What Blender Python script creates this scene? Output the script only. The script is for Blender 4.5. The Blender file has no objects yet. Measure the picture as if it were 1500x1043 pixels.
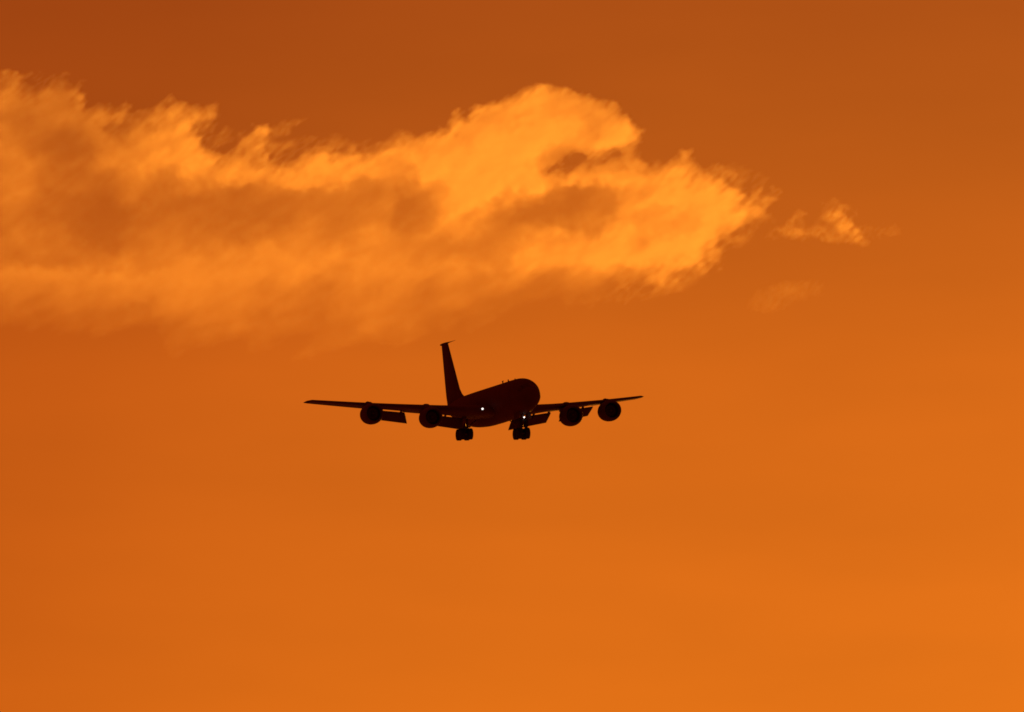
import bpy, bmesh, math
import numpy as np
from mathutils import Vector, Matrix

R = math.radians
S = bpy.context.scene
C = S.collection

# ------------------------------------------------------------------ camera
cam_d = bpy.data.cameras.new("camera")
cam = bpy.data.objects.new("camera", cam_d)
C.objects.link(cam)
cam.location = (0.0, 0.0, 1.7)
cam.rotation_euler = (R(94.0), 0.0, 0.0)
cam_d.sensor_fit = 'HORIZONTAL'
cam_d.sensor_width = 36.0
cam_d.lens = 36.0 / 0.07807385
cam_d.clip_start = 0.5
cam_d.clip_end = 60000.0
S.camera = cam

# ------------------------------------------------------------------ sky
SUN_AZ, SUN_EL = R(9.0), R(1.2)
SUN = Vector((math.sin(SUN_AZ) * math.cos(SUN_EL), math.cos(SUN_AZ) * math.cos(SUN_EL), math.sin(SUN_EL)))

W = bpy.data.worlds.new("World")
S.world = W
W.use_nodes = True
nt = W.node_tree
nt.nodes.clear()


def N(t, kind, **kw):
    n = t.nodes.new(kind)
    for k, v in kw.items():
        if k.startswith('i_'):
            n.inputs[int(k[2:])].default_value = v
        else:
            setattr(n, k, v)
    return n


def mth(t, op, a, b=None, c=None, clamp=False):
    n = t.nodes.new('ShaderNodeMath')
    n.operation = op
    n.use_clamp = clamp
    for i, v in enumerate((a, b, c)):
        if v is None:
            continue
        if isinstance(v, (int, float)):
            n.inputs[i].default_value = v
        else:
            t.links.new(v, n.inputs[i])
    return n.outputs[0]


def ramp(t, fac, stops, interp='B_SPLINE'):
    n = t.nodes.new('ShaderNodeValToRGB')
    n.color_ramp.interpolation = interp
    els = n.color_ramp.elements
    els[0].position, els[0].color = stops[0][0], (*stops[0][1], 1)
    els[1].position, els[1].color = stops[-1][0], (*stops[-1][1], 1)
    for p, c in stops[1:-1]:
        e = els.new(p)
        e.color = (*c, 1)
    t.links.new(fac, n.inputs[0])
    return n.outputs[0]


def srgb(r, g, b):
    f = lambda v: ((v / 255) / 12.92 if v / 255 <= 0.04045 else ((v / 255 + 0.055) / 1.055) ** 2.4)
    return (f(r), f(g), f(b))


tc = N(nt, 'ShaderNodeTexCoord')
dirv = tc.outputs['Generated']
sep = N(nt, 'ShaderNodeSeparateXYZ')
nt.links.new(dirv, sep.inputs[0])
el = mth(nt, 'ARCSINE', sep.outputs[2])
el_deg = mth(nt, 'MULTIPLY', el, 57.29578)
# elevation ramp, 0..10 degrees: the band of afterglow above the horizon
vert = ramp(nt, mth(nt, 'MULTIPLY', el_deg, 0.1, clamp=True), [
    (0.00, (0.86, 0.190, 0.0085)),
    (0.25, (0.737, 0.159, 0.0083)),
    (0.326, (0.694, 0.146, 0.0085)),
    (0.395, (0.655, 0.134, 0.0085)),
    (0.45, (0.555, 0.112, 0.0083)),
    (0.50, (0.475, 0.095, 0.0080)),
    (0.55, (0.430, 0.083, 0.0078)),
    (1.00, (0.22, 0.045, 0.010))], 'LINEAR')
# angle to the sun: the aureole near it, and the dim sky away from it
dot = N(nt, 'ShaderNodeVectorMath', operation='DOT_PRODUCT')
nt.links.new(dirv, dot.inputs[0])
dot.inputs[1].default_value = SUN
ang = mth(nt, 'MULTIPLY', mth(nt, 'ARCCOSINE', mth(nt, 'MINIMUM', dot.outputs['Value'], 1.0)), 57.29578)
glow = ramp(nt, mth(nt, 'DIVIDE', ang, 180.0), [
    (0.0, (0.75,) * 3),
    (7.2 / 180, (0.525, 0.545, 0.540)),
    (9.3 / 180, (0.500, 0.500, 0.500)),
    (10.3 / 180, (0.470, 0.455, 0.470)),
    (11.5 / 180, (0.415, 0.365, 0.390)),
    (13.0 / 180, (0.390, 0.330, 0.360)),
    (24 / 180, (0.12, 0.10, 0.08)),
    (1.0, (0.12, 0.10, 0.08))], 'LINEAR')
# very faint, very broad unevenness of the high haze
mp = N(nt, 'ShaderNodeMapping')
nt.links.new(dirv, mp.inputs[0])
mp.inputs['Scale'].default_value = (28.0, 28.0, 110.0)
nz = N(nt, 'ShaderNodeTexNoise')
nt.links.new(mp.outputs[0], nz.inputs['Vector'])
nz.inputs['Scale'].default_value = 1.0
nz.inputs['Detail'].default_value = 3.0
haze_var = mth(nt, 'MULTIPLY_ADD', nz.outputs['Fac'], 0.22, 0.89)
mul = N(nt, 'ShaderNodeVectorMath', operation='MULTIPLY')
nt.links.new(vert, mul.inputs[0])
nt.links.new(glow, mul.inputs[1])
sc = N(nt, 'ShaderNodeVectorMath', operation='SCALE')
nt.links.new(mul.outputs[0], sc.inputs[0])
nt.links.new(mth(nt, 'MULTIPLY', haze_var, 2.0), sc.inputs['Scale'])
# flat red put into the unseen rest of the sky to lift the dark aircraft
away = N(nt, 'ShaderNodeMix', data_type='RGBA')
nt.links.new(mth(nt, 'SMOOTH_MIN', mth(nt, 'DIVIDE', mth(nt, 'SUBTRACT', ang, 18.0), 16.0, clamp=True), 1.0, 0.0), away.inputs['Factor'])
nt.links.new(sc.outputs[0], away.inputs['A'])
away.inputs['B'].default_value = (0.20, 0.008, 0.001, 1)
bg = N(nt, 'ShaderNodeBackground')
nt.links.new(away.outputs['Result'], bg.inputs['Color'])
bg.inputs['Strength'].default_value = 1.0
wo = N(nt, 'ShaderNodeOutputWorld')
nt.links.new(bg.outputs[0], wo.inputs['Surface'])

# ------------------------------------------------------------------ sun
sun_d = bpy.data.lights.new("sun", 'SUN')
sun = bpy.data.objects.new("sun", sun_d)
C.objects.link(sun)
sun_d.energy = 2.8
sun_d.angle = R(0.53)
sun_d.color = (1.0, 0.315, 0.024)
sun.rotation_euler = (-SUN).to_track_quat('-Z', 'Y').to_euler()

S.view_settings.view_transform = 'Standard'
S.view_settings.look = 'None'
S.view_settings.exposure = 0.0
S.view_settings.gamma = 1.0
S.cycles.filter_width = 1.7
S.cycles.volume_bounces = 2
S.cycles.volume_step_rate = 0.35
S.cycles.volume_max_steps = 256
S.cycles.use_denoising = True

# ================================================================== clouds
PX = 15000.0 * 0.07807385 / 1500.0        # metres per photo pixel at the cloud's distance
X0, X1, Y0, Y1 = -260, 1180, 84, 560      # pixel window the bank of cloud is traced in


def cloud_place(px, py, dist=15000.0):
    a = (px - 750.0) / 1500.0 * 0.07807385
    b = (521.5 - py) / 1500.0 * 0.07807385
    e = R(4.0)
    d = Vector((a, math.cos(e) - b * math.sin(e), math.sin(e) + b * math.cos(e)))
    return Vector((0, 0, 1.7)) + d * dist


def fbm(w, h, beta, seed, stretch=1.0, tilt=0.0, lo=0.0):
    """spectral cloud noise, zero mean, unit deviation"""
    rng = np.random.default_rng(seed)
    f = np.fft.rfft2(rng.standard_normal((h, w)))
    ky = np.fft.fftfreq(h)[:, None] * 480.0
    kx = np.fft.rfftfreq(w)[None, :] * 480.0
    c, s = math.cos(tilt), math.sin(tilt)
    u = (kx * c + ky * s) * stretch
    v = (-kx * s + ky * c)
    k = np.sqrt(u * u + v * v) + 1e-6
    amp = 1.0 / (k * k + lo * lo + 0.3) ** (beta / 2)
    n = np.fft.irfft2(f * amp, s=(h, w))
    n -= n.mean()
    return n / n.std()


def sdf(poly, X, Y):
    """signed distance to a closed outline, positive inside"""
    P = np.array(poly, float)
    d2 = np.full(X.shape, 1e12)
    ins = np.zeros(X.shape, bool)
    for (ax, ay), (bx, by) in zip(P, np.roll(P, -1, 0)):
        ex, ey = bx - ax, by - ay
        t = np.clip(((X - ax) * ex + (Y - ay) * ey) / (ex * ex + ey * ey + 1e-9), 0, 1)
        d2 = np.minimum(d2, (X - ax - t * ex) ** 2 + (Y - ay - t * ey) ** 2)
        if ay != by:
            cr = ((ay > Y) != (by > Y)) & (X < ex * (Y - ay) / (by - ay) + ax)
            ins ^= cr
    return np.where(ins, 1, -1) * np.sqrt(d2)


def smooth(a, b, x):
    t = np.clip((x - a) / (b - a), 0, 1)
    return t * t * (3 - 2 * t)


def blob(X, Y, cx, cy, rx, ry, rot=0.0):
    c, s = math.cos(R(rot)), math.sin(R(rot))
    u = (X - cx) * c - (Y - cy) * s
    v = (X - cx) * s + (Y - cy) * c
    return np.exp(-(u / rx) ** 2 - (v / ry) ** 2)


def cloud_material(name, img, x0, x1, y0, y1, thick, dens):
    m = bpy.data.materials.new(name)
    m.use_nodes = True
    t = m.node_tree
    t.nodes.clear()
    out = N(t, 'ShaderNodeOutputMaterial')
    tcn = N(t, 'ShaderNodeTexCoord')
    sp = N(t, 'ShaderNodeSeparateXYZ')
    t.links.new(tcn.outputs['Object'], sp.inputs[0])
    u = mth(t, 'MULTIPLY_ADD', sp.outputs[0], 1.0 / (PX * (x1 - x0)), 0.5)
    v = mth(t, 'MULTIPLY_ADD', sp.outputs[2], 1.0 / (PX * (y1 - y0)), 0.5)
    cb = N(t, 'ShaderNodeCombineXYZ')
    t.links.new(u, cb.inputs[0])
    t.links.new(v, cb.inputs[1])
    tx = N(t, 'ShaderNodeTexImage', interpolation='Linear', extension='CLIP')
    tx.image = img
    t.links.new(cb.outputs[0], tx.inputs[0])
    # the column's optical depth, spread over the depth of the cloud
    d = mth(t, 'MULTIPLY', tx.outputs['Color'], dens / thick)
    pv = N(t, 'ShaderNodeVolumePrincipled')
    pv.inputs['Color'].default_value = (0.97, 0.97, 0.97, 1)
    pv.inputs['Anisotropy'].default_value = 0.62
    t.links.new(d, pv.inputs['Density'])
    t.links.new(pv.outputs[0], out.inputs['Volume'])
    return m


def cloud_object(name, tau, x0, x1, y0, y1, thick, label, cat, dist, eps=0.035, step=3):
    """a closed lens of cloud: front and back follow the local depth of cloud, density from the traced columns"""
    h, w = tau.shape
    tau = tau * smooth(eps, eps * 4, tau)      # melts away to nothing at its skin
    img = bpy.data.images.new(name + "_density", w, h, float_buffer=True, is_data=True)
    px = np.ones((h, w, 4), np.float32)
    # keep the depth and density profile separate: density is column depth over the real thickness here
    E = np.clip(tau / 1.0, 0, 1)
    half = thick * 0.5 * (0.22 + 0.78 * np.sqrt(E))
    px[..., :3] = (tau * (thick * 0.5) / half)[::-1, :, None]
    img.pixels.foreach_set(px.ravel())
    img.update()
    img.pack()
    # hull
    gy = np.arange(0, h, step)
    gx = np.arange(0, w, step)
    e = tau[np.ix_(gy, gx)]
    hh = half[np.ix_(gy, gx)]
    keep = np.zeros((len(gy) - 1, len(gx) - 1), bool)
    m4 = np.maximum.reduce([e[:-1, :-1], e[1:, :-1], e[:-1, 1:], e[1:, 1:]])
    keep = m4 > eps
    used = np.zeros(e.shape, int)
    for dy in (0, 1):
        for dx in (0, 1):
            used[dy:dy + keep.shape[0], dx:dx + keep.shape[1]] += keep
    rngy = fbm(len(gx), len(gy), 2.4, 77)
    idx = -np.ones(e.shape, int)
    verts, faces = [], []
    ys, xs = np.nonzero(used)
    for k, (j, i) in enumerate(zip(ys, xs)):
        idx[j, i] = k
    n = len(ys)
    vx = (gx[xs] - (w - 1) / 2) * PX * (x1 - x0) / w
    vz = ((h - 1) / 2 - gy[ys]) * PX * (y1 - y0) / h
    off = rngy[ys, xs] * thick * 0.10
    front = np.stack([vx, off - hh[ys, xs], vz], 1)
    back = np.stack([vx, off + hh[ys, xs], vz], 1)
    verts = np.concatenate([front, back])
    kj, ki = np.nonzero(keep)
    K = np.pad(keep, 1)
    for j, i in zip(kj, ki):
        a, b, c, d = idx[j, i], idx[j, i + 1], idx[j + 1, i + 1], idx[j + 1, i]
        faces.append((a, d, c, b))
        faces.append((a + n, b + n, c + n, d + n))
        if not K[j, i + 1]: faces.append((a, b, b + n, a + n))
        if not K[j + 2, i + 1]: faces.append((c, d, d + n, c + n))
        if not K[j + 1, i]: faces.append((d, a, a + n, d + n))
        if not K[j + 1, i + 2]: faces.append((b, c, c + n, b + n))
    me = bpy.data.meshes.new(name)
    me.from_pydata(verts.tolist(), [], faces)
    me.update()
    me.materials.append(cloud_material(name, img, x0, x1, y0, y1, thick, 1.0))
    o = bpy.data.objects.new(name, me)
    C.objects.link(o)
    o.location = cloud_place((x0 + x1) / 2, (y0 + y1) / 2, dist)
    o.rotation_euler = (o.location.z / o.location.y, 0.0, -o.location.x / o.location.y)   # the bank leans a little with the wind
    o['label'] = label
    o['category'] = cat
    return o


TAU = [.030, .032, .04, .056, .078, .115, .16, .225, .32, .47, .80, 1.05]


def build_cloud_bank():
    w, h = X1 - X0, Y1 - Y0
    xs, ys = np.arange(X0, X1) + 0.5, np.arange(Y0, Y1) + 0.5
    X, Y = np.meshgrid(xs, ys)
    top = [(-240, 190), (-150, 130), (-60, 118), (0, 120), (20, 116), (45, 122), (74, 122), (103, 121), (114, 132), (124, 146),
           (140, 154), (181, 158), (189, 168), (181, 178), (162, 190), (176, 192), (196, 176), (223, 166), (240, 158),
           (251, 150), (262, 158), (289, 164), (317, 155), (304, 172), (290, 182), (285, 197), (287, 222), (313, 230),
           (340, 222), (350, 203), (371, 189), (390, 191), (377, 208), (371, 226), (396, 241), (425, 234), (445, 224),
           (478, 223), (495, 229), (512, 218), (529, 226), (550, 216), (568, 206), (588, 200), (615, 195), (640, 191), (657, 190),
           (656, 172), (668, 162), (684, 166), (702, 156), (729, 146), (748, 140), (761, 135), (784, 127), (812, 122), (836, 126),
           (850, 132), (868, 130), (888, 144), (900, 158), (908, 167), (922, 177), (935, 192), (933, 208), (924, 218), (932, 232),
           (950, 247), (967, 242), (984, 236), (1003, 223), (1001, 237), (1017, 252), (1037, 254), (1050, 248), (1060, 262),
           (1070, 277), (1090, 290), (1111, 287), (1131, 291), (1122, 303), (1126, 313), (1107, 318), (1100, 338), (1083, 346),
           (1066, 357), (1052, 377), (1024, 396), (997, 402), (970, 412), (930, 402), (900, 412), (860, 428), (820, 436), (784, 446), (735, 462),
           (686, 472), (640, 482), (607, 490), (540, 500), (490, 500), (400, 490), (320, 494), (240, 498), (150, 490), (60, 482),
           (0, 478), (-120, 470), (-240, 430)]
    n1 = fbm(w, h, 3.4, 3, lo=1.5)
    n2 = fbm(w, h, 2.75, 5, lo=12)
    n3 = fbm(w, h, 3.1, 8, stretch=0.38, tilt=1.10, lo=5)
    n4 = fbm(w, h, 2.7, 9, stretch=0.35, tilt=0.85, lo=14)
    wx = fbm(w, h, 3.3, 11, lo=6) * 3.2 + fbm(w, h, 2.9, 12, lo=20) * 1.5
    wy = fbm(w, h, 3.3, 13, lo=6) * 3.2 + fbm(w, h, 2.9, 14, lo=20) * 1.5
    # distance field on a coarse grid, then sampled with the warp
    q = 2
    Xc, Yc = np.meshgrid(np.arange(X0 - 20, X1 + 20, q), np.arange(Y0 - 20, Y1 + 20, q))
    D = sdf(top, Xc.astype(float), Yc.astype(float))

    def samp(F, x, y):
        fx = np.clip((x - (X0 - 20)) / q, 0, F.shape[1] - 1.001)
        fy = np.clip((y - (Y0 - 20)) / q, 0, F.shape[0] - 1.001)
        ix, iy = fx.astype(int), fy.astype(int)
        tx, ty = fx - ix, fy - iy
        return (F[iy, ix] * (1 - tx) + F[iy, ix + 1] * tx) * (1 - ty) + (F[iy + 1, ix] * (1 - tx) + F[iy + 1, ix + 1] * tx) * ty
    d = samp(D, X + wx, Y + wy)
    # fairly crisp along the crest, looser to the left and at the tip, fading out softly below
    low = smooth(340, 440, Y) * (1 - smooth(800, 1010, X))
    soft = 28.0 + 108.0 * low - 12.0 * smooth(560, 680, X) * (1 - smooth(900, 960, X)) * (1 - low) + 8 * smooth(940, 1060, X)
    rough = 1 + 0.8 * smooth(940, 1050, X) + 0.5 * (1 - smooth(380, 620, X))
    E = smooth(-0.42, 1.0, (d + (n2 * 1.8 + n4 * 1.7) * rough * (1 - 0.75 * low) + (n1 * 6 + n3 * 6) * low) / soft)
    # the gap under the curl, and the loose wisps
    hole = 1.2 * blob(X + wx, Y + wy, 868, 231, 46, 14, 6) + 1.2 * blob(X + wx, Y + wy, 816, 247, 26, 8, 12) + 0.5 * blob(X + wx, Y + wy, 918, 247, 26, 7, 0)
    E *= 1 - np.clip(hole * (1 + 0.25 * n2 + 0.2 * n4), 0, 0.95)
    frag = np.clip(1 + 0.6 * n4 + 0.35 * n2, 0, 2.6)
    Xf, Yf = X + wx * 1.3, Y + wy * 1.3
    wisps = frag * (0.10 * blob(Xf, Yf, 385, 192, 22, 8, 15) + 0.07 * blob(Xf, Yf, 425, 181, 22, 6, 18) + 0.05 * blob(Xf, Yf, 312, 205, 22, 22)
                    + 0.08 * blob(Xf, Yf, 118, 138, 16, 10, -40) + 0.06 * blob(Xf, Yf, 400, 220, 36, 14, 0) + 0.05 * blob(Xf, Yf, 40, 112, 60, 7, 0)
                    + 0.05 * blob(Xf, Yf, 1085, 262, 40, 14, -10) + 0.04 * blob(Xf, Yf, 588, 188, 12, 9) + 0.06 * blob(Xf, Yf, 1080, 350, 40, 18, 20)
                    + 0.06 * blob(Xf, Yf, 960, 420, 60, 14, 10) + 0.04 * blob(Xf, Yf, 480, 212, 60, 10, 0))
    # light and shade put into density: high bright and dense, low dark and thin
    ROWS = {
        140: "20:6 60:6 100:5",
        160: "20:6 60:5 100:5 150:6 180:6 250:7 290:6 720:8 760:8 800:8 840:7 880:7",
        180: "10:4 40:4 80:4 110:4 130:6 160:6 200:5 230:6 260:7 290:7 390:7 680:8 720:8 760:9 800:9 840:8 870:6 900:8 920:8",
        200: "10:5 50:4 80:3 110:3 130:6 150:7 180:5 210:6 240:7 270:8 360:7 580:7 640:8 680:8 720:9 800:9 850:8 900:9 925:8",
        220: "10:6 50:4 80:3 110:3 135:6 160:7 200:6 230:7 260:8 285:8 350:7 500:7 540:7 600:8 660:8 720:9 780:9 810:8 925:8",
        240: "10:6 40:6 70:5 100:3 130:5 160:6 190:6 220:8 260:8 290:8 330:7 380:8 420:7 480:8 520:8 560:8 620:9 700:9 760:9 800:7 950:8 990:8",
        260: "10:6 40:6 70:5 100:3 125:3 150:4 180:5 210:8 250:8 290:7 340:8 380:7 440:8 490:8 520:8 560:7 600:7 650:8 700:9 750:9 800:8 850:9 900:8 960:8 1010:8 1040:8",
        280: "10:6 40:6 80:4 110:3 140:3 170:4 200:6 240:5 280:5 320:4 360:4 400:4 440:4 480:4 520:4 560:6 600:5 640:6 680:9 720:9 760:6 800:4 840:3 880:3 920:7 960:8 1000:9 1050:9 1090:8",
        300: "10:5 40:5 80:3 110:2 150:1 180:2 220:4 260:3 300:3 350:3 400:3 440:3 480:4 520:4 560:5 600:2 630:4 660:8 700:9 730:7 760:3 800:2 850:2 890:4 930:7 970:6 1010:8 1060:9 1100:8",
        320: "10:4 40:4 80:3 120:2 150:0 180:2 220:4 260:4 300:3 350:2 400:3 450:4 500:5 540:5 590:3 620:4 660:7 700:7 740:4 780:3 820:3 860:5 920:8 970:6 1000:7 1050:9 1090:8",
        340: "10:4 40:5 80:4 120:2 150:1 190:4 240:5 300:4 340:3 380:4 420:5 460:6 500:5 540:6 600:5 640:6 680:6 720:5 760:5 800:6 850:7 900:8 970:7 1020:9 1050:8",
        360: "10:4 50:5 100:4 150:2 200:4 250:5 300:5 350:5 400:6 450:6 500:6 560:6 620:5 660:4 700:4 740:6 800:7 850:8 900:8 950:8 1000:9 1030:8",
        380: "10:4 50:3 100:3 150:4 200:5 260:6 320:6 380:6 440:7 500:7 560:6 620:5 680:5 720:6 780:8 850:8 900:9 950:8 1000:8",
        400: "10:5 60:6 120:6 180:6 240:6 300:6 360:6 420:7 480:6 560:6 620:6 680:7 740:8 800:8 850:8 900:8 940:7 980:7",
        420: "10:6 60:6 120:6 180:6 240:6 300:7 360:6 420:6 480:5 540:6 600:7 680:8 740:8 800:8 850:8",
        445: "10:7 60:7 120:7 160:6 200:5 260:6 300:8 340:8 400:6 460:6 520:8 580:8 640:8 700:8 740:8 780:8"}
    px_, py_, pl_ = [], [], []
    for yy, row in ROWS.items():
        for it in row.split():
            a_, b_ = it.split(':')
            px_.append(float(a_)); py_.append(yy); pl_.append(float(b_))
    q2 = 4
    Xc2, Yc2 = np.meshgrid(np.arange(X0 - 20, X1 + 20, q2).astype(float), np.arange(Y0 - 20, Y1 + 20, q2).astype(float))
    num = np.zeros(Xc2.shape); den = np.full(Xc2.shape, 1e-9)
    num += 1e-9 * 5
    for a_, b_, l_ in zip(px_, py_, pl_):
        r2 = ((Xc2 - a_) / 23.0) ** 2 + ((Yc2 - b_) / 13.0) ** 2
        k_ = np.exp(-r2) + 1e-4 / (1 + r2) ** 2
        num += k_ * l_; den += k_
    Lc = np.repeat(np.repeat(num / den, q2 // q, 0), q2 // q, 1)
    for _ in range(8):
        Lc[1:-1, 1:-1] = (Lc[1:-1, 1:-1] * 2 + Lc[:-2, 1:-1] + Lc[2:, 1:-1] + Lc[1:-1, :-2] + Lc[1:-1, 2:]) / 6
    L = samp(Lc, X + wx * 2, Y + wy * 2)
    L = 5 + (L - 5) * 1.2 + (n3 * 0.42 + n4 * 0.12) * (1 - 0.4 * low) + n1 * 0.25 - 0.2 * low * (1 - smooth(480, 680, X)) + 0.2 * (1 - smooth(300, 560, X)) + 0.8 * low * (1 - smooth(150, 330, X)) - 2.6 * blob(X + wx, Y + wy, 858, 236, 62, 17, 8)
    L = L - 0.75 * np.maximum(L - 6.6, 0) * low * (1 - 0.6 * smooth(560, 700, X))
    # optical depth: a veil thin enough for the low sun behind it to light all the way through
    L = np.where(L < 1.5, 1.5 - 1.6 * np.tanh((1.5 - L) / 1.6), L)
    E = np.clip(E, 0, 1) ** (1 + 0.7 * low)
    tau = E * np.interp(L, [-1, 0, 1, 2, 3, 4, 5, 6, 7, 8, 9, 10], TAU) * np.exp(0.04 * n2) + wisps
    edge = np.minimum(np.minimum(X - X0, X1 - X), np.minimum(Y - Y0, Y1 - Y))
    tau *= smooth(2, 24, edge)
    return tau


def build_wisp(x0, x1, y0, y1, strokes, amp, seed, tear=0.38):
    w, h = (x1 - x0) * 2, (y1 - y0) * 2
    X, Y = np.meshgrid(np.linspace(x0, x1, w), np.linspace(y0, y1, h))
    wx = fbm(w, h, 2.9, seed, lo=8) * 4
    wy = fbm(w, h, 2.9, seed + 1, lo=8) * 4
    t = np.zeros_like(X)
    for cx, cy, rx, ry, rot, a in strokes:
        t += a * blob(X + wx, Y + wy, cx, cy, rx, ry, rot)
    t *= np.clip(1 + tear * fbm(w, h, 2.6, seed + 2, stretch=0.45, tilt=0.7, lo=10), 0, 3) * amp
    edge = np.minimum(np.minimum(X - x0, x1 - X), np.minimum(Y - y0, y1 - Y))
    return t * smooth(1, 12, edge)


cloud_object("cloud", build_cloud_bank(), X0, X1, Y0, Y1, 90.0,
             "long bank of glowing orange cloud with a curled crest above the aircraft", "cloud", 15000.0, eps=0.006)
cloud_object("cloud", build_wisp(1110, 1330, 270, 385, [
    (1167, 322, 6, 16, -25, 0.10), (1158, 339, 22, 8, 12, 0.14), (1195, 341, 22, 6, -8, 0.12), (1222, 315, 10, 14, 10, 0.18),
    (1238, 329, 24, 11, -35, 0.22), (1258, 345, 14, 8, -30, 0.16), (1300, 340, 20, 7, -10, 0.03), (1230, 340, 50, 14, 0, 0.03), (1140, 330, 26, 12, 0, 0.03)], 0.8, 21),
    1110, 1330, 270, 385, 40.0, "small torn orange cloud wisp drifting alone off the big bank's tip", "cloud", 15000.0, eps=0.006, step=2)
cloud_object("cloud", build_wisp(1060, 1240, 390, 475, [
    (1148, 428, 34, 12, 8, 0.03), (1125, 440, 44, 14, 10, 0.02), (1180, 425, 28, 10, 0, 0.018)], 1.0, 41, 0.25),
    1060, 1240, 390, 475, 40.0, "very faint pale smudge of cloud low under the small torn wisp", "cloud", 15000.0, eps=0.004, step=2)

# ================================================================== aircraft
def paint(name, base, rough, metal=0.0):
    m = bpy.data.materials.new(name)
    m.use_nodes = True
    t = m.node_tree
    b = t.nodes['Principled BSDF']
    tcn = N(t, 'ShaderNodeTexCoord')
    nz = N(t, 'ShaderNodeTexNoise')
    nz.inputs['Scale'].default_value = 0.8
    nz.inputs['Detail'].default_value = 5
    t.links.new(tcn.outputs['Object'], nz.inputs['Vector'])
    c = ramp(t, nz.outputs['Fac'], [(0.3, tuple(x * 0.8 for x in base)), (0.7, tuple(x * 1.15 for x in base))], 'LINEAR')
    t.links.new(c, b.inputs['Base Color'])
    b.inputs['Roughness'].default_value = rough
    b.inputs['Metallic'].default_value = metal
    b.inputs['Specular IOR Level'].default_value = 0.15
    return m


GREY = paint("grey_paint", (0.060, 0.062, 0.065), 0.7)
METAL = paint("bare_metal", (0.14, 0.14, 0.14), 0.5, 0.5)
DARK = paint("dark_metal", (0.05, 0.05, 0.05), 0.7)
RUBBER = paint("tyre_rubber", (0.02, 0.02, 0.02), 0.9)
LAMP = bpy.data.materials.new("lamp_glass")
LAMP.use_nodes = True
_b = LAMP.node_tree.nodes['Principled BSDF']
_b.inputs['Emission Color'].default_value = (1.0, 0.93, 0.85, 1)
_b.inputs['Emission Strength'].default_value = 2.2

plane = bpy.data.objects.new("airplane", None)
C.objects.link(plane)


def _pose(yaw, pitch, roll):
    f = Vector((math.sin(yaw) * math.cos(pitch), -math.cos(yaw) * math.cos(pitch), math.sin(pitch)))
    l0 = Vector((math.cos(yaw), math.sin(yaw), 0))
    u0 = f.cross(l0)
    l = l0 * math.cos(roll) + u0 * math.sin(roll)
    u = u0 * math.cos(roll) - l0 * math.sin(roll)
    return Matrix((f, l, u)).transposed()


plane.rotation_euler = _pose(R(14.426), R(0.840), R(1.655)).to_euler()
plane.location = (-2.10, 1496.35, 100.94)
plane['label'] = "dark four-engined jet on approach with landing gear and flaps down, flying below the orange cloud"
plane['category'] = "airplane"


# model axes: x forward (18 - distance behind the nose), y to port, z up
def pt(xl, y, z):
    return (18.0 - xl, y, z)


def part(name, bm, mat, parent, smooth_=True, label=None):
    bmesh.ops.remove_doubles(bm, verts=bm.verts, dist=1e-5)
    bmesh.ops.recalc_face_normals(bm, faces=bm.faces)
    me = bpy.data.meshes.new(name)
    bm.to_mesh(me)
    bm.free()
    if smooth_:
        for p in me.polygons:
            p.use_smooth = True
    me.materials.append(mat)
    o = bpy.data.objects.new(name, me)
    C.objects.link(o)
    o.parent = parent
    if label:
        o['label'] = label
    return o


def loft(bm, rings, cap=True, closed=True):
    vs = [[bm.verts.new(p) for p in r] for r in rings]
    n = len(rings[0])
    for a, b in zip(vs, vs[1:]):
        for i in range(n if closed else n - 1):
            j = (i + 1) % n
            bm.faces.new((a[i], a[j], b[j], b[i]))
    if cap:
        bm.faces.new(vs[0])
        bm.faces.new(vs[-1][::-1])


def tube(bm, p, q, r0, r1=None, n=10):
    p, q = Vector(p), Vector(q)
    r1 = r0 if r1 is None else r1
    d = (q - p).normalized()
    a = d.orthogonal().normalized()
    b = d.cross(a)
    ring = lambda c, r: [c + a * (math.cos(t) * r) + b * (math.sin(t) * r) for t in [2 * math.pi * i / n for i in range(n)]]
    loft(bm, [ring(p, r0), ring(q, r1)])


def lathe_x(bm, xl0, y, z, prof, n=40, cap=False, squash=1.0):
    rings = []
    for dx, r in prof:
        rings.append([pt(xl0 + dx, y + r * math.cos(t), z + r * math.sin(t) * squash) for t in [2 * math.pi * i / n for i in range(n)]])
    loft(bm, rings, cap)


def slab(bm, poly, normal, t):
    """a flat plate with thickness; poly = model points"""
    nrm = Vector(normal).normalized() * (t / 2)
    a = [Vector(p) + nrm for p in poly]
    b = [Vector(p) - nrm for p in poly]
    loft(bm, [a, b])


# ---- fuselage
ST = [(0.0, .06, -.62, -.74), (.25, .42, -.28, -1.08), (.8, .86, .12, -1.45), (1.5, 1.22, .55, -1.72), (2.2, 1.42, 1.00, -1.92), (3.0, 1.60, 1.44, -2.06),
      (4.0, 1.73, 1.70, -2.20), (5.2, 1.81, 1.81, -2.33), (7.0, 1.84, 1.85, -2.43), (12, 1.84, 1.85, -2.52), (18, 1.84, 1.85, -2.54), (22, 1.84, 1.85, -2.44), (26.5, 1.78, 1.84, -2.12),
      (30, 1.62, 1.80, -1.58), (33, 1.30, 1.68, -.92), (36, .90, 1.48, -.25), (38, .55, 1.30, .22), (39.3, .16, 1.02, .66)]


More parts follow.
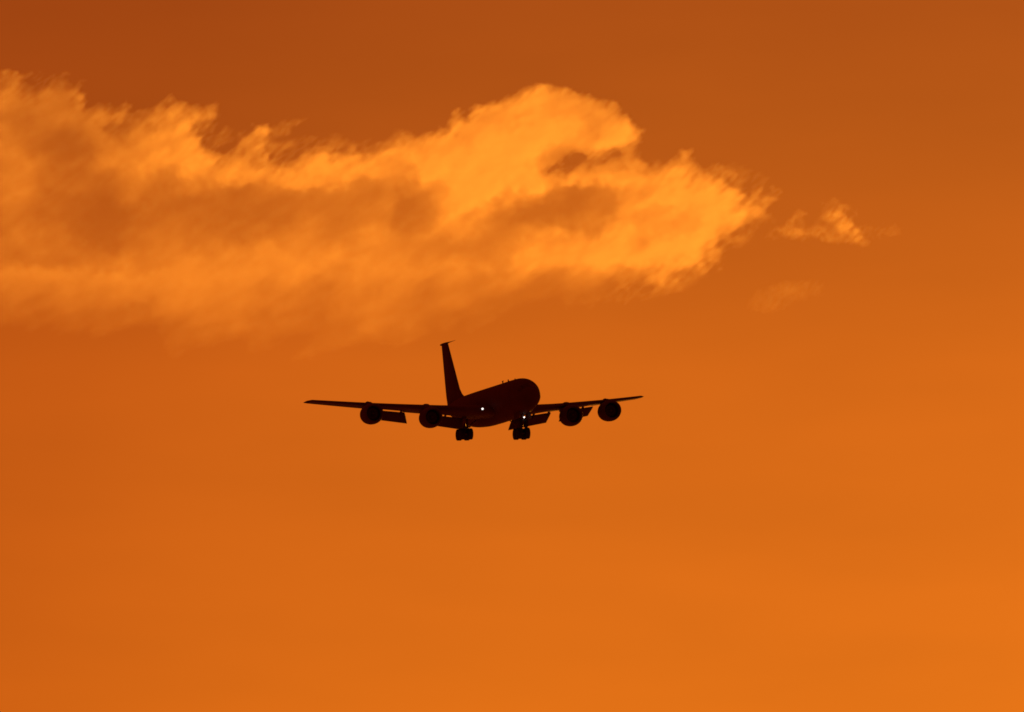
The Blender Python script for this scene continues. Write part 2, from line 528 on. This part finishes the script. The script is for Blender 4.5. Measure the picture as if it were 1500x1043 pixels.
def crom(S_, x):
    for i in range(len(S_) - 1):
        if S_[i][0] <= x <= S_[i + 1][0]:
            break
    a, b = S_[i], S_[i + 1]
    p, q = S_[max(i - 1, 0)], S_[min(i + 2, len(S_) - 1)]
    h = b[0] - a[0]
    t = (x - a[0]) / h
    out = []
    for k in range(1, len(a)):
        ma = (b[k] - p[k]) / (b[0] - p[0]) * h
        mb = (q[k] - a[k]) / (q[0] - a[0]) * h
        out.append((2 * t**3 - 3 * t * t + 1) * a[k] + (t**3 - 2 * t * t + t) * ma + (-2 * t**3 + 3 * t * t) * b[k] + (t**3 - t * t) * mb)
    return out


bm = bmesh.new()
rings = []
for x in [0, .06, .14, .25, .4, .6, .8, 1.1, 1.5, 1.85, 2.2, 2.6, 3, 3.5, 4, 4.6, 5.2, 6, 7] + list(np.arange(8.5, 39.3, .7)) + [39.3]:
    w_, zt, zb = crom(ST, float(x))
    zc = zb + (zt - zb) * .545
    ring = []
    for i in range(48):
        t = 2 * math.pi * i / 48
        s = math.sin(t)
        ring.append(pt(x, w_ * math.cos(t), zc + (zt - zc) * s if s > 0 else zc + (zc - zb) * s))
    rings.append(ring)
loft(bm, rings)
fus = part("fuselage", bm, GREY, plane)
bm = bmesh.new()
for sgn in (-1, 1):
    for a0, a1 in ((3, 30), (33, 62)):
        quad = []
        for xa, fr in ((1.55, 0), (2.15, 1)):
            w_, zt, zb = crom(ST, xa + .05)
            zc = zb + (zt - zb) * .545
            row = [pt(xa, sgn * (w_ + .012) * math.cos(R(90 - a)), zc + (zt - zc + .012) * math.sin(R(90 - a))) for a in (a0, a1)]
            quad.append(row)
        vs = [bm.verts.new(p) for p in (quad[0][0], quad[0][1], quad[1][1], quad[1][0])]
        bm.faces.new(vs)
GLASS = paint("cockpit_glass", (0.02, 0.02, 0.022), 0.15)
part("windscreen", bm, GLASS, fus, False)
for xl, hgt, bent in ((13.4, .27, .2), (10.9, .30, 0), (7.8, .15, 0)):
    bm = bmesh.new()
    slab(bm, [pt(xl - .22, 0, 1.83), pt(xl + .28, 0, 1.83), pt(xl + .30, 0, 1.85 + hgt), pt(xl + .05, 0, 1.85 + hgt)], (0, 1, 0), .05)
    if bent:
        slab(bm, [pt(xl - .15, 0, 1.85 + hgt), pt(xl + .40, 0, 1.83 + hgt), pt(xl + .40, 0, 1.90 + hgt), pt(xl - .15, 0, 1.92 + hgt)], (0, 1, 0), .09)
    part("blade_antenna", bm, DARK, fus, False)


# ---- wings
def naca(u, t):
    return 5 * t * (0.2969 * math.sqrt(max(u, 0)) - 0.1260 * u - 0.3516 * u * u + 0.2843 * u**3 - 0.1015 * u**4)


def wing_at(ya):
    le = 11.75 + .748 * (ya - 1.83)
    te = 28.15 - .455 * (19.94 - ya) if ya > 6.6 else (28.15 - .455 * 13.34) - .16 * (6.6 - ya)
    z = -1.38 + .126 * (ya - 1.83) + .0006 * (ya - 1.83) ** 2
    th = .135 - .045 * min(1, max(0, (ya - 1.8) / 12))
    return le, te, z, th


TWIST = R(1.6)


def wing_pt(ya, u, side):
    le, te, z, th = wing_at(ya)
    c = te - le
    zc = .022 * c * 4 * u * (1 - u)
    zz = z + zc + side * naca(u, th) * c - (u - .35) * c * math.tan(TWIST)
    return le + u * c, zz


US = [0, .006, .02, .05, .1, .18, .28, .4, .52, .64, .72, .78, .84, .9, .96, 1.0]


def wing_ring(ya, sgn, cut):
    ring = []
    us = [u * cut for u in US]
    for u in us[::-1]:
        x, z = wing_pt(ya, u, 1)
        ring.append(pt(x, sgn * ya, z))
    for u in us[1:]:
        x, z = wing_pt(ya, u, -1)
        ring.append(pt(x, sgn * ya, z - .004))
    return ring


CUT = .775
FLAPS = ((2.70, 7.55), (9.50, 13.40))
for sgn in (1, -1):
    bm = bmesh.new()
    ysn = []
    for a in [0.6, 2.66]: ysn.append((a, 1.0))
    ysn += [(2.67, CUT), (4.8, CUT), (6.6, CUT), (7.57, CUT), (7.58, 1.0), (8.6, 1.0), (9.47, 1.0), (9.48, CUT), (11.4, CUT), (13.42, CUT), (13.43, 1.0),
            (15, 1.0), (17, 1.0), (18.6, 1.0), (19.5, 1.0)]
    rings = [wing_ring(a, sgn, c) for a, c in ysn]
    # rounded raked tip
    tip = wing_ring(19.94, sgn, 1.0)
    le, te, z, th = wing_at(19.94)
    tip = [(p[0] - .0 if True else 0, p[1], z + (p[2] - z) * .35) for p in tip]
    tip = [(p[0] - max(0, (p[0] - (18 - le - .9))) * .55, p[1], p[2]) for p in tip]
    rings.append(tip)
    loft(bm, rings)
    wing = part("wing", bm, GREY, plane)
    # flaps
    for y0, y1 in FLAPS:
        bm = bmesh.new()
        pa, pb = wing_pt(y0, CUT, -1), wing_pt(y1, CUT, -1)
        m = (pb[0] - pa[0]) / (y1 - y0)
        nn = math.hypot(1, m)
        ax, ay = 1 / nn, -m / nn
        ang_ = R(47)
        frs = []
        for k in range(7):
            f = k / 6
            ya = y0 + (y1 - y0) * f
            hx, hz = wing_pt(ya, CUT, -1)
            c = 1.78 - .25 * f if y0 < 5 else 1.66 - .24 * f
            o = Vector((hx + .13, ya, hz - .125))
            ring = []
            dA = Vector((ax * math.cos(ang_), ay * math.cos(ang_), -math.sin(ang_)))
            nrm = Vector((ax * math.sin(ang_), ay * math.sin(ang_), math.cos(ang_)))
            prof = [(u, 1) for u in (1, .8, .6, .4, .25, .12, .04, 0)] + [(u, -1) for u in (.04, .12, .25, .4, .6, .8)]
            for u, s_ in prof:
                p = o + dA * (u * c) + nrm * (s_ * naca(u, .13) * c + .03 * c * 4 * u * (1 - u))
                ring.append(pt(p.x, sgn * p.y, p.z))
            frs.append(ring)
        loft(bm, frs)
        fl = part("flap", bm, GREY, wing)
        # tracks carrying the flap
        for f in ((.12, .52, .93) if y0 < 5 else (.1, .62)):
            ya = y0 + (y1 - y0) * f
            hx, hz = wing_pt(ya, CUT, -1)
            bm = bmesh.new()
            slab(bm, [pt(hx - .7, sgn * ya, hz + .06), pt(hx + .02, sgn * ya, hz + .12), pt(hx + .62, sgn * ya, hz - .38), pt(hx + .5, sgn * ya, hz - .62), pt(hx - .1, sgn * ya, hz - .3)],
                 (0, 1, 0), .11)
            part("flap_track", bm, DARK, wing, False)
    # landing light in the leading edge at the root
    if True:
        x, z = wing_pt(2.75, .004, 1)
        bm = bmesh.new()
        prof = [(.0, .02), (-.02, .07), (.02, .098), (.10, .11)]
        lathe_x(bm, x - .07, sgn * 2.75, z + .0, prof, 16, True)
        part("landing_light", bm, LAMP, wing)

# ---- engines
for sgn in (1, -1):
    for lip, ye, ze in ((13.45, 8.27, -1.80), (18.0, 14.05, -.96)):
        y = sgn * ye
        bm = bmesh.new()
        outer = [(3.15, .90), (3.05, .99), (2.6, 1.10), (2.0, 1.18), (1.4, 1.215), (.9, 1.205), (.5, 1.165), (.22, 1.10), (.08, 1.04), (.0, .975), (.03, .92), (.12, .88), (.35, .845), (.95, .86), (1.1, .86)]
        lathe_x(bm, lip, y, ze, outer, 44)
        lathe_x(bm, lip, y, ze, [(3.15, .90), (2.9, .86), (2.2, .84)], 44)
        eng = part("engine", bm, GREY, plane)
        bm = bmesh.new()
        lathe_x(bm, lip, y, ze, [(1.0, .87), (.98, .5), (.95, .26), (.75, .2), (.55, .1), (.48, .015)], 36, True)
        part("fan", bm, DARK, eng)
        bm = bmesh.new()
        lathe_x(bm, lip, y, ze, [(2.0, .80), (3.1, .68), (3.9, .55), (4.3, .47), (4.28, .36), (4.7, .24), (5.1, .04)], 28, True)
        part("exhaust_nozzle", bm, METAL, eng)
        # pylon from the nacelle's back to the wing
        bm = bmesh.new()
        le, te, zw, th = wing_at(ye)
        c = te - le
        topz = wing_pt(ye, .05, 1)[1]
        secs = []
        for xl, zlo, zhi, hw in ((lip + 1.0, ze + .9, ze + 1.24, .03), (lip + 1.8, ze + .8, ze + 1.42, .15), (lip + 2.6, ze + .7, max(ze + 1.5, topz + .12), .2), (le + .25, ze + .6, topz + .20, .21),
                                 (le + .16 * c, ze + .55, wing_pt(ye, .16, 1)[1] + .10, .19), (le + .3 * c, ze + .6, wing_pt(ye, .3, 1)[1] - .05, .16), (le + .55 * c, wing_pt(ye, .55, -1)[1] - .2, wing_pt(ye, .55, 1)[1] - .1, .04)):
            secs.append([pt(xl, y + hw * cx, (zlo + zhi) / 2 + (zhi - zlo) / 2 * cz) for cx, cz in ((-1, -1), (-1, .7), (-.6, .93), (0, 1), (.6, .93), (1, .7), (1, -1))])
        loft(bm, secs)
        part("pylon", bm, GREY, eng)

# ---- tail
bm = bmesh.new()


def fin_ring(le, te, z, th):
    c = te - le
    up = [(le + u * c, naca(u, th) * c) for u in US[::-1]]
    dn = [(le + u * c, -naca(u, th) * c - .003) for u in US[1:]]
    return [pt(x, y, z) for x, y in up + dn]


fr = [fin_ring(30.6, 39.3, 1.0, .05), fin_ring(31.2, 39.5, 1.72, .07), fin_ring(32.7, 39.75, 2.25, .09), fin_ring(33.7, 39.95, 2.9, .1), fin_ring(36.1, 40.65, 5.8, .1), fin_ring(38.35, 41.28, 8.5, .1),
      fin_ring(38.65, 41.22, 8.62, .08)]
loft(bm, fr)
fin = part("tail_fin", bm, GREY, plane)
bm = bmesh.new()
prof = [(-3.55, .02), (-2.6, .03), (-1.2, .055), (-.4, .085), (.2, .12), (1.0, .16), (2.2, .17), (3.2, .13), (3.6, .04)]
lathe_x(bm, 38.35, 0, 8.62, prof, 14, True, .8)
part("probe_antenna", bm, DARK, fin)
for sgn in (1, -1):
    bm = bmesh.new()
    rr = []
    for ya, le, te, z, th in ((.2, 33.6, 38.2, .42, .1), (6.0, 37.0, 39.3, 1.10, .09), (6.15, 37.5, 39.2, 1.12, .05)):
        c = te - le
        rr.append([pt(le + u * c, sgn * ya, z + naca(u, th) * c) for u in US[::-1]] + [pt(le + u * c, sgn * ya, z - naca(u, th) * c - .003) for u in US[1:]])
    loft(bm, rr)
    part("tailplane", bm, GREY, plane)
# stowed boom under the tail
bm = bmesh.new()
tube(bm, pt(29.5, 0, -1.75), pt(36.6, 0, -.75), .19, .16)
tube(bm, pt(36.6, 0, -.75), pt(39.0, 0, -.42), .09, .07)
for s_ in (1, -1):
    slab(bm, [pt(34.2, 0, -1.05), pt(35.2, 0, -.95), pt(35.5, s_ * 1.0, -.25), pt(34.9, s_ * 1.0, -.3)], (0, -s_ * .6, .8), .05)
part("boom", bm, GREY, plane)


# ---- landing gear
def wheel(parent, xl, y, z, r, w_):
    bm = bmesh.new()
    prof = [(-.5, .45), (-.5, .88), (-.46, .96), (-.36, 1.0), (.36, 1.0), (.46, .96), (.5, .88), (.5, .45), (.38, .42), (.38, .1)]
    rings = []
    for o, rr in prof:
        rings.append([pt(xl + r * rr * math.cos(t), y + o * w_, z + r * rr * math.sin(t)) for t in [2 * math.pi * i / 28 for i in range(28)]])
    loft(bm, rings)
    wh = part("wheel", bm, RUBBER, parent)
    return wh


for sgn in (1, -1):
    y = sgn * 3.37
    xg, zg = 18.75, -3.50
    bm = bmesh.new()
    tube(bm, pt(xg - .25, y, -1.2), pt(xg - .05, y, -2.6), .19)
    tube(bm, pt(xg - .05, y, -2.6), pt(xg, y, zg), .13)
    tube(bm, pt(xg - .72, y, zg), pt(xg + .72, y, zg), .13)
    for dx in (-.72, .72):
        tube(bm, pt(xg + dx, y - .62, zg), pt(xg + dx, y + .62, zg), .09)
    tube(bm, pt(xg, sgn * 1.95, -1.9), pt(xg, y - sgn * .05, -2.95), .07)
    tube(bm, pt(xg + 1.6, y, -1.2), pt(xg + .05, y, -2.7), .07)
    tube(bm, pt(xg - .2, y, -2.55), pt(xg - .45, y, -3.0), .05)
    gear = part("main_gear", bm, METAL, plane)
    for dx in (-.72, .72):
        for dy in (-.46, .46):
            wheel(gear, xg + dx, y + dy, zg, .65, .54)
xg, zg = 4.95, -3.35
bm = bmesh.new()
tube(bm, pt(xg, 0, -1.9), pt(xg, 0, -2.75), .19)
tube(bm, pt(xg, 0, -2.75), pt(xg, 0, zg), .12)
tube(bm, pt(xg, -.36, zg), pt(xg, .36, zg), .07)
tube(bm, pt(xg + 1.2, 0, -2.1), pt(xg + .05, 0, -2.85), .06)
ng = part("nose_gear", bm, METAL, plane)
for dy in (-.33, .33):
    wheel(ng, xg, dy, zg, .50, .34)
bm = bmesh.new()
lathe_x(bm, xg - .28, .10, -2.66, [(.0, .02), (-.02, .055), (.02, .078), (.12, .085)], 16, True)
part("taxi_light", bm, LAMP, ng)
for sgn in (1, -1):
    bm = bmesh.new()
    slab(bm, [pt(3.9, sgn * .62, -2.1), pt(6.3, sgn * .62, -2.15), pt(6.2, sgn * .75, -2.85), pt(4.0, sgn * .75, -2.8)], (0, 1, sgn * .17), .05)
    part("gear_door", bm, GREY, plane, False)
